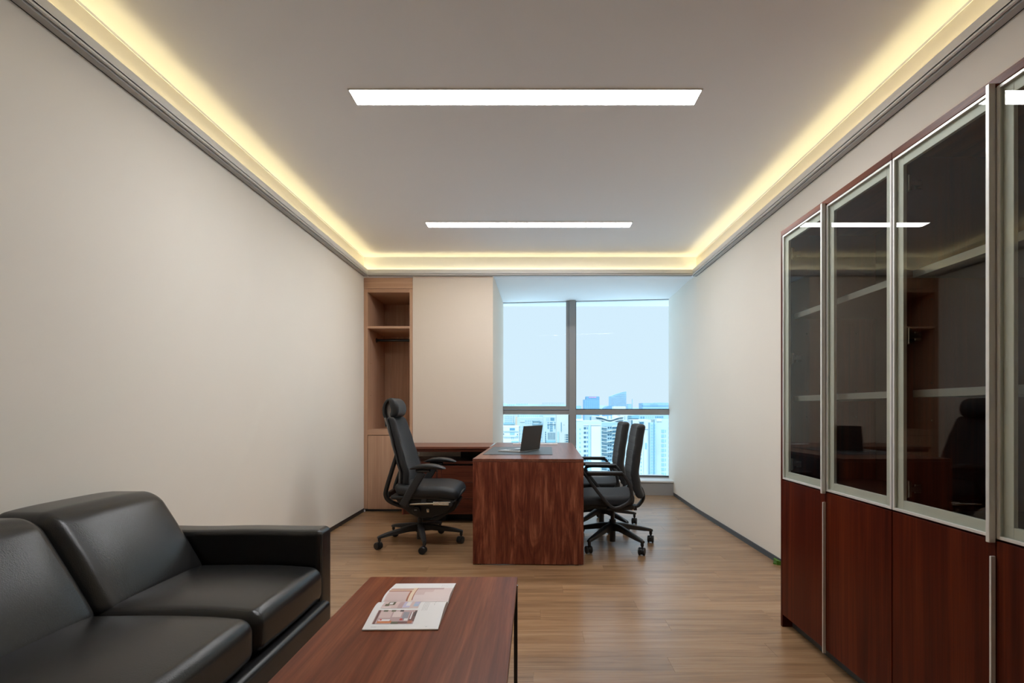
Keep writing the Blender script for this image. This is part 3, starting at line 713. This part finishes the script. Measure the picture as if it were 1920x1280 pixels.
for s in (-1, 1):
    bm = B(); nv = 28
    T, _ = sheet(s, 0, 1, 0, 1, 0, 2, nv, bm)
    Bt = [[bm.verts.new((T[i][j].co.x + (.004 * (1 if s < 0 else 1)) * (i - 1) * 0, T[i][j].co.y, max(0.0006, T[i][j].co.z * .0 + .0006))) for j in range(nv + 1)] for i in range(3)]
    for i in range(2):
        for j in range(nv): bm.faces.new((Bt[i][j], Bt[i][j + 1], Bt[i + 1][j + 1], Bt[i + 1][j]))
    for j in range(nv):
        bm.faces.new((T[0][j], T[0][j + 1], Bt[0][j + 1], Bt[0][j])); f = bm.faces.new((T[2][j + 1], T[2][j], Bt[2][j], Bt[2][j + 1])); f.material_index = 1
    for i in range(2):
        bm.faces.new((T[i][0], Bt[i][0], Bt[i + 1][0], T[i + 1][0])); bm.faces.new((T[i + 1][nv], Bt[i + 1][nv], Bt[i][nv], T[i][nv]))
    pg = obj('page_block', bm, [M['paper'], M['pages']], mg, smooth=30)
    pal = {'pink': (214, 190, 188), 'mauve': (190, 160, 162), 'lav': (196, 190, 216), 'sky': (168, 190, 214), 'rust': (168, 96, 66), 'brown': (104, 62, 58), 'cream': (236, 214, 190), 'green': (92, 88, 62), 'orange': (206, 118, 58), 'dark': (60, 42, 42), 'white': (232, 228, 230), 'red': (200, 66, 50), 'grey': (150, 148, 160), 'ink': (176, 172, 174), 'blush': (226, 208, 206)}
    names = list(pal); bm = B()
    def pt(u0, u1, v0, v1, c, up=.0005):
        _, fs = sheet(s, u0, u1, v0, v1, up, 2, None, bm)
        for f in fs: f.material_index = names.index(c)
    if s < 0:
        pt(.10, .63, .05, .42, 'pink'); pt(.33, .40, .05, .42, 'mauve', .0007); pt(.40, .50, .05, .40, 'lav', .0007); pt(.44, .50, .08, .34, 'white', .0009); pt(.55, .62, .08, .36, 'sky', .0007); pt(.56, .61, .10, .26, 'lav', .0009)
        pt(.17, .27, .12, .30, 'green', .0007); pt(.19, .24, .18, .28, 'white', .0009); pt(.14, .20, .26, .34, 'green', .0009); pt(.10, .24, .36, .42, 'blush', .0007)
        pt(.09, .64, .48, .86, 'mauve'); pt(.10, .13, .48, .86, 'brown', .0007); pt(.14, .30, .52, .70, 'pink', .0007); pt(.32, .44, .52, .68, 'blush', .0007); pt(.17, .23, .48, .53, 'green', .0009); pt(.28, .34, .48, .53, 'green', .0009); pt(.40, .45, .48, .53, 'dark', .0009)
        pt(.46, .54, .54, .76, 'grey', .0007); pt(.56, .64, .54, .80, 'brown', .0007); pt(.57, .59, .54, .74, 'white', .0009); pt(.61, .64, .50, .66, 'dark', .0009)
        pt(.15, .34, .78, .84, 'orange', .0007); pt(.16, .31, .74, .79, 'white', .0009); pt(.17, .20, .74, .77, 'red', .0011); pt(.34, .44, .80, .86, 'green', .0007); pt(.43, .60, .80, .85, 'brown', .0009); pt(.44, .48, .72, .77, 'red', .0009); pt(.50, .55, .72, .78, 'white', .0011); pt(.56, .62, .78, .85, 'rust', .0011)
        for i in range(4): pt(.695 + i * .022, .699 + i * .022, .10 + .03 * i, .50, 'ink')
        pt(.84, .846, .05, .20, 'ink'); pt(.84, .846, .24, .31, 'ink')
        pt(.10, .17, .935, .942, 'grey'); pt(.17, .34, .937, .940, 'ink'); pt(.82, .845, .935, .942, 'grey')
    else:
        pt(.03, 1.0, .02, .62, 'blush'); pt(.04, .36, .03, .40, 'pink', .0007); pt(.03, .40, .52, .56, 'rust', .0007); pt(.02, .40, .40, .45, 'rust', .0007); pt(.03, .40, .45, .50, 'cream', .0007); pt(.36, .385, .03, .42, 'rust', .0009); pt(.385, .44, .02, .62, 'cream', .0009); pt(.44, .455, .05, .62, 'rust', .0009); pt(.46, .86, .52, .62, 'mauve', .0007); pt(.46, .72, .36, .52, 'pink', .0007); pt(.46, .60, .22, .36, 'pink', .0007)
        for i in range(4): pt(.80 + i * .03, .803 + i * .03, .72, .86 - .02 * i, 'ink')
    obj('printed_pictures', bm, [flat('print_' + n, pal[n], .4) for n in names], pg, label='printed photos and text lines')

# ------------------------------------------------------------------ the city beyond the glass
GZ = -78.0
def at(x, y, D): return ((x - VX) / F * D, CH - (y - VY) / F * D)
bm = B(); bx(bm, -1500, 1700, 12, 4200, GZ - 2, GZ); struct('ground', bm, mat('pale_city_ground', (.64, .77, .86), .9, var=(.02, .2)))
WC = {'pale': (0.430, 0.516, 0.533), 'white': (0.550, 0.593, 0.602), 'cream': (0.482, 0.507, 0.464), 'ice': (0.327, 0.473, 0.542), 'steel': (0.172, 0.275, 0.361), 'haze': (0.146, 0.284, 0.421), 'hazelt': (0.241, 0.387, 0.516), 'mist': (0.361, 0.482, 0.559), 'peach': (0.533, 0.430, 0.344), 'teal': (0.206, 0.404, 0.473)}  # haze, hazelt and mist: distance haze painted into the facade colour
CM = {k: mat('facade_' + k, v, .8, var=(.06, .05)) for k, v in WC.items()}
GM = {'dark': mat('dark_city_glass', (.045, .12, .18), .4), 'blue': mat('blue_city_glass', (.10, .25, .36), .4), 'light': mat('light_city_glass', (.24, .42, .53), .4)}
def building(name, label, x0, x1, yt, D, depth, m, poly=None):
    X0, Z = at(x0, yt, D); X1, _ = at(x1, yt, D)
    t = thing(name, label, 'building', ((X0 + X1) / 2, D + depth / 2, GZ))
    bm = B()
    if poly:
        P = [at(a, b, D) for a, b in poly]; prism(bm, [(P[0][0], GZ)] + P + [(P[-1][0], GZ)], 'y', D, D + depth)
    else: bx(bm, X0, X1, D, D + depth, GZ, Z)
    t['D'] = D; obj('wall', bm, CM[m], t); return t
def pbox(t, name, m, x0, x1, y0, y1, out=.25, inn=.1):
    D = t['D']; a = at(x0, y1, D); b = at(x1, y0, D); bm = B(); bx(bm, a[0], b[0], D - out, D + inn, a[1], b[1]); return obj(name, bm, m, t)
def grid(t, m, x0, x1, y0, y1, nx, ny, fx=.6, fy=.5, name='window'):
    D = t['D']; pw, ph = (x1 - x0) / nx, (y1 - y0) / ny; src = None
    for i in range(nx):
        for j in range(ny):
            X, Z = at(x0 + (i + .5) * pw, y0 + (j + .5) * ph, D)
            if src is None:
                w2, h2 = pw * fx / F * D / 2, ph * fy / F * D / 2
                bm = B(); bx(bm, -w2, w2, -.2, .1, -h2, h2); src = obj(name, bm, m, t); o = src
            else:
                o = src.copy(); COL.objects.link(o); o.parent = t
            o.location = Vector((X, D, Z)) - t.location
def parapet(t, x0, x1, y, h=1.6): pbox(t, 'parapet', CM['white'], x0, x1, y, y + h, .4)

# skyline above the transom
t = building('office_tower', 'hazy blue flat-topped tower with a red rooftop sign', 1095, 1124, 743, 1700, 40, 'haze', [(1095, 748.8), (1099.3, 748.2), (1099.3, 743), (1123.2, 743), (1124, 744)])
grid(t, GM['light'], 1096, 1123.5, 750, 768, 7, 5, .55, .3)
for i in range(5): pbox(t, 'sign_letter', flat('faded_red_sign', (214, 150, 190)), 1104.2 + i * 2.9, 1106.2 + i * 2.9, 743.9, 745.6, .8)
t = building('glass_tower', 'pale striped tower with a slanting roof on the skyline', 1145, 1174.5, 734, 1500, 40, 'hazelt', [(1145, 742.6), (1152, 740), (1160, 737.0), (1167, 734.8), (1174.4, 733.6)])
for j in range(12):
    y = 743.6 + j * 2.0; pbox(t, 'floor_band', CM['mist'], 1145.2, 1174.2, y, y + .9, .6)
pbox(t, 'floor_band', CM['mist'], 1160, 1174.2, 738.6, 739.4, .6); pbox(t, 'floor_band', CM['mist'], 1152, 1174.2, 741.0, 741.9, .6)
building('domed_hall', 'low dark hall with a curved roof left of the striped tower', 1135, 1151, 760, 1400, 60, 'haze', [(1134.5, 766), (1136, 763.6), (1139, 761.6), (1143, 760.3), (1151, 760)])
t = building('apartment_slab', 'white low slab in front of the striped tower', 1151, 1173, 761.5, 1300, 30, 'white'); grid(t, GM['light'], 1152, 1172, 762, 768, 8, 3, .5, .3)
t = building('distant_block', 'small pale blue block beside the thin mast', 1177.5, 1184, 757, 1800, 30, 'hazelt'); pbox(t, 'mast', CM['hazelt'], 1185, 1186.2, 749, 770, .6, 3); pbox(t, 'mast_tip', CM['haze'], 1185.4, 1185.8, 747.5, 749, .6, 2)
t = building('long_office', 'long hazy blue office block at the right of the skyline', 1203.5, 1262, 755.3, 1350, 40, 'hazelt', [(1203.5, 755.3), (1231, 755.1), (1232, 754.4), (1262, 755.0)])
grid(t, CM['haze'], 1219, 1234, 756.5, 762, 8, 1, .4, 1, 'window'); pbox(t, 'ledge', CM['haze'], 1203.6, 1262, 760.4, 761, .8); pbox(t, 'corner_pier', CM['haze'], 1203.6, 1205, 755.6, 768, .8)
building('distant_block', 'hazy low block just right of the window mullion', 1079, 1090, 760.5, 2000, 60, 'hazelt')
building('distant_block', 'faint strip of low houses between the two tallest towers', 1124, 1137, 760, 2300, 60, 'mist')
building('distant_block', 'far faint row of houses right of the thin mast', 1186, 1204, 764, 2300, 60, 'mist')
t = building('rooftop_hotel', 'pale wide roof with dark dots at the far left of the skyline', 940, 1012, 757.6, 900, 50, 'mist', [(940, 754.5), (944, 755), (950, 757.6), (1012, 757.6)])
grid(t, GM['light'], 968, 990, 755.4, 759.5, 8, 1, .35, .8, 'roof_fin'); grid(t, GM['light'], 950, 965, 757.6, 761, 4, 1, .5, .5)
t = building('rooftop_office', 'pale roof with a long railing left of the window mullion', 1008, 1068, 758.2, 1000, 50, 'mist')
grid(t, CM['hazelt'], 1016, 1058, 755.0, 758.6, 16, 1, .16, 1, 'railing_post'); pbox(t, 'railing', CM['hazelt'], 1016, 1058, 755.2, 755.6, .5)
# lower panes: mid distance
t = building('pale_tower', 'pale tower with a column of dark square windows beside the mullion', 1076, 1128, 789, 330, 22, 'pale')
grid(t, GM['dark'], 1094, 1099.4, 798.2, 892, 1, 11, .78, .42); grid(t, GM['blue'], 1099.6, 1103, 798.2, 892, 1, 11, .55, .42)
pbox(t, 'blue_strip', CM['ice'], 1103.4, 1107.6, 796, 894, .5); pbox(t, 'white_bay', CM['white'], 1108.2, 1125.6, 798.5, 894, 1.2); parapet(t, 1094, 1126, 795.4)  # the narrow blue strip is shading painted as a facade colour
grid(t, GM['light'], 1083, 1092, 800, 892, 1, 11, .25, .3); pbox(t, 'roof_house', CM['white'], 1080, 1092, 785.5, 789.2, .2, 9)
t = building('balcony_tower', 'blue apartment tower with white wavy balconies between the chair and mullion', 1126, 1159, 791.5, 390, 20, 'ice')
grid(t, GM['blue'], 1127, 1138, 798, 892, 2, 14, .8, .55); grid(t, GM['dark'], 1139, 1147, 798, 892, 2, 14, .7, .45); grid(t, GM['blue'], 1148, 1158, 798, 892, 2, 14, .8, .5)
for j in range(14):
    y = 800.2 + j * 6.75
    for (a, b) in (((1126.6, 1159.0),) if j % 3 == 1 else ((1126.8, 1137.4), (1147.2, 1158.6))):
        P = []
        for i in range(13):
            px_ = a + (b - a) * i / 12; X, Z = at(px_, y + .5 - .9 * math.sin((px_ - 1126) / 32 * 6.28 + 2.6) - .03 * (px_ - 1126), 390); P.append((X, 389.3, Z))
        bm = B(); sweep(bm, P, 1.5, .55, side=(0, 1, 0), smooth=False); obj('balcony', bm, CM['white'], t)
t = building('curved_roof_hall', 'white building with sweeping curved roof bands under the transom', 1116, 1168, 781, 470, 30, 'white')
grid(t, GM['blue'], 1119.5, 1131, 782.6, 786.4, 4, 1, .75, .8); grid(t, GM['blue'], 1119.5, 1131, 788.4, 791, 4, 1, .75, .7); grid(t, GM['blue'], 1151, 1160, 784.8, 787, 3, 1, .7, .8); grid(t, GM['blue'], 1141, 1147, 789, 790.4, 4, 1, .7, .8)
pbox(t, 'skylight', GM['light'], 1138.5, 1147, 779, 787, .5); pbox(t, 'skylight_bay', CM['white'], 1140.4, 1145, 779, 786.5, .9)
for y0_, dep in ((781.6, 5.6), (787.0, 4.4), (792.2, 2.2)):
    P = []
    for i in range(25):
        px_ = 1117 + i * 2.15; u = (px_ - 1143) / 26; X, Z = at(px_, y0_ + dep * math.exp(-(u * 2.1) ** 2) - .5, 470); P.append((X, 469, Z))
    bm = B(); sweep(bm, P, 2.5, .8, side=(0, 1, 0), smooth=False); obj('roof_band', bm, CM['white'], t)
    bm = B(); sweep(bm, [(p[0], p[1] + .8, p[2] - .75) for p in P], 1.6, .45, side=(0, 1, 0), smooth=False); obj('shadow_band', bm, GM['blue'], t)  # blue band painted as the shadow under each roof band
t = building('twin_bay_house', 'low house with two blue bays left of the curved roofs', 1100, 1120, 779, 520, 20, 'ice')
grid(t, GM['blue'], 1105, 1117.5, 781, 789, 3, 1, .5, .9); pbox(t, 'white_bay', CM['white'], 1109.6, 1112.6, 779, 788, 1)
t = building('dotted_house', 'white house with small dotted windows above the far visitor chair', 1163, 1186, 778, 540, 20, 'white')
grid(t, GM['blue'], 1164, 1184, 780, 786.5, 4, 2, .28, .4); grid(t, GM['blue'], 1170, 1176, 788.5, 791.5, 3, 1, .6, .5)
t = building('teal_roof_house', 'house with a pale teal roof block under the transom', 1184, 1199, 779, 500, 20, 'teal'); pbox(t, 'eave_shadow', GM['dark'], 1178, 1197, 784.2, 785.3, .6); pbox(t, 'wall_below', CM['white'], 1184.4, 1199, 785.4, 800, .4)  # dark strip painted as the shadow under the teal roof block
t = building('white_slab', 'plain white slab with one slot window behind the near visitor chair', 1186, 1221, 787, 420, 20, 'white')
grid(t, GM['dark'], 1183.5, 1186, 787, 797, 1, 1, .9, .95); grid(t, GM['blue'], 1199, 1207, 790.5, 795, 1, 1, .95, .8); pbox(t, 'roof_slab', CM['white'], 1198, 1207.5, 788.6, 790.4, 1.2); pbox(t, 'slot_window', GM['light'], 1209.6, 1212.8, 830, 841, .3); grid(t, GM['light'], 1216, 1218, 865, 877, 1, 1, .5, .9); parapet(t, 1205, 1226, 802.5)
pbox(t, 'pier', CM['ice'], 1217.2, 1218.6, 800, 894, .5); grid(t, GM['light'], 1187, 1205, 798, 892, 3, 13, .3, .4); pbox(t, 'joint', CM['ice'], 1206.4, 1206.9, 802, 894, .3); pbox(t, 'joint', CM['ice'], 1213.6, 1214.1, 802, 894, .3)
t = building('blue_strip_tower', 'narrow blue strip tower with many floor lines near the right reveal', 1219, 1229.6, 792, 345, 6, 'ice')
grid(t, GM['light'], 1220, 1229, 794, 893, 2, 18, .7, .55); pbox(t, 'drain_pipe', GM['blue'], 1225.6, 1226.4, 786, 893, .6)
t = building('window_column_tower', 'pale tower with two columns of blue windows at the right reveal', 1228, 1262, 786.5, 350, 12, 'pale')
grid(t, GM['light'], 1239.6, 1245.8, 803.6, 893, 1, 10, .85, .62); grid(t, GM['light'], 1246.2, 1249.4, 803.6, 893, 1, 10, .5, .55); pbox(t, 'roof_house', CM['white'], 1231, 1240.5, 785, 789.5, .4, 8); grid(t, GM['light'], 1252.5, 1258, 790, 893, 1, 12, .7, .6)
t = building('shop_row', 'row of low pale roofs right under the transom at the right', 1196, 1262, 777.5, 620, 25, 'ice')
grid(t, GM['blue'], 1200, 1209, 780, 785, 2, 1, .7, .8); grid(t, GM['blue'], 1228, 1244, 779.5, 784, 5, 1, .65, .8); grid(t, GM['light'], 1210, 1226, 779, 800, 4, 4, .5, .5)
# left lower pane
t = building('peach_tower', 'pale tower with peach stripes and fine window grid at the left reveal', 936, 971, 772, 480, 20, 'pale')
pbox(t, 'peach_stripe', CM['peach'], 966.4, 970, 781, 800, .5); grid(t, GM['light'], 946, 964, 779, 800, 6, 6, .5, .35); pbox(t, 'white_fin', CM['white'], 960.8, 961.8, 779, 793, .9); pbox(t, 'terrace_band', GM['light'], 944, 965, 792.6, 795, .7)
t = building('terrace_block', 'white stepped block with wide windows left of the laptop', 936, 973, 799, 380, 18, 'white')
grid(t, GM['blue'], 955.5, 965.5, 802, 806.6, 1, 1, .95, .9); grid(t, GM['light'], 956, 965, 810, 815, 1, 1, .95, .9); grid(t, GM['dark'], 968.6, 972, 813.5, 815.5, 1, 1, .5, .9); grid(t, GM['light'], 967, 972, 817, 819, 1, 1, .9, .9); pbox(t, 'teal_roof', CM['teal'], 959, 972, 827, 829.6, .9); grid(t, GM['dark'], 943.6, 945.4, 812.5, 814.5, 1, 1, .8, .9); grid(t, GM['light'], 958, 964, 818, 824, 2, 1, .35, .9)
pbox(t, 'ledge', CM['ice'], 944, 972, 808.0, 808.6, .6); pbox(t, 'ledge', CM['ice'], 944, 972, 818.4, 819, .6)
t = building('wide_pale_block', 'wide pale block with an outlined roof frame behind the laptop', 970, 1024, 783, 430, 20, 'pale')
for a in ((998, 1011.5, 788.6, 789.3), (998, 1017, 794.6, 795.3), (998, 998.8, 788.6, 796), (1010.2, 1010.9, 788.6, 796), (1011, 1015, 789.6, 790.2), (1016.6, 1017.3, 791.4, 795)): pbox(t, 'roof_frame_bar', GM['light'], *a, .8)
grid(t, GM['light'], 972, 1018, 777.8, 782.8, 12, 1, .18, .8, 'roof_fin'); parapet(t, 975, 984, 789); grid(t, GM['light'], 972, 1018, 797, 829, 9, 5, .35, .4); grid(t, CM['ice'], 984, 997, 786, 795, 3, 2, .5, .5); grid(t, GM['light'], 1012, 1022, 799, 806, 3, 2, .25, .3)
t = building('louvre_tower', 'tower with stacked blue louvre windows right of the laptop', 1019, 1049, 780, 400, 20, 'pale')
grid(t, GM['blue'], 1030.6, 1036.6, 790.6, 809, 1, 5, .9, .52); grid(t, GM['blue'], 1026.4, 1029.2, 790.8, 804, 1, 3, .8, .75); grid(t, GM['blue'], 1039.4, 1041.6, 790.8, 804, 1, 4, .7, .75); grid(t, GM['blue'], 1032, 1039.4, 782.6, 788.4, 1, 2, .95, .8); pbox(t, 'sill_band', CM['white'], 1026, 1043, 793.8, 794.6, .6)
grid(t, GM['dark'], 1026.6, 1041.4, 810.6, 824, 5, 1, .42, .96); pbox(t, 'blue_strip', CM['teal'], 1024, 1042, 825.6, 831, .5); grid(t, GM['dark'], 1021.8, 1024, 808.6, 830, 1, 6, .8, .6); pbox(t, 'side_fin', GM['light'], 1043.8, 1044.8, 783, 804, .6); grid(t, GM['light'], 1024.2, 1030, 783, 789, 2, 1, .3, .9)
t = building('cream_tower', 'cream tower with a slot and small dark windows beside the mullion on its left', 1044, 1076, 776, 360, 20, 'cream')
pbox(t, 'slot', GM['blue'], 1051.6, 1052.8, 791.6, 808.6, .4); grid(t, GM['dark'], 1060.8, 1065.4, 813, 829.6, 1, 4, .85, .45); grid(t, GM['blue'], 1058.6, 1060.4, 813, 829.6, 1, 4, .5, .45); pbox(t, 'blue_strip', CM['ice'], 1045, 1048, 809, 831, .4); grid(t, GM['dark'], 1057, 1058, 795.6, 797, 1, 1, .9, .6)
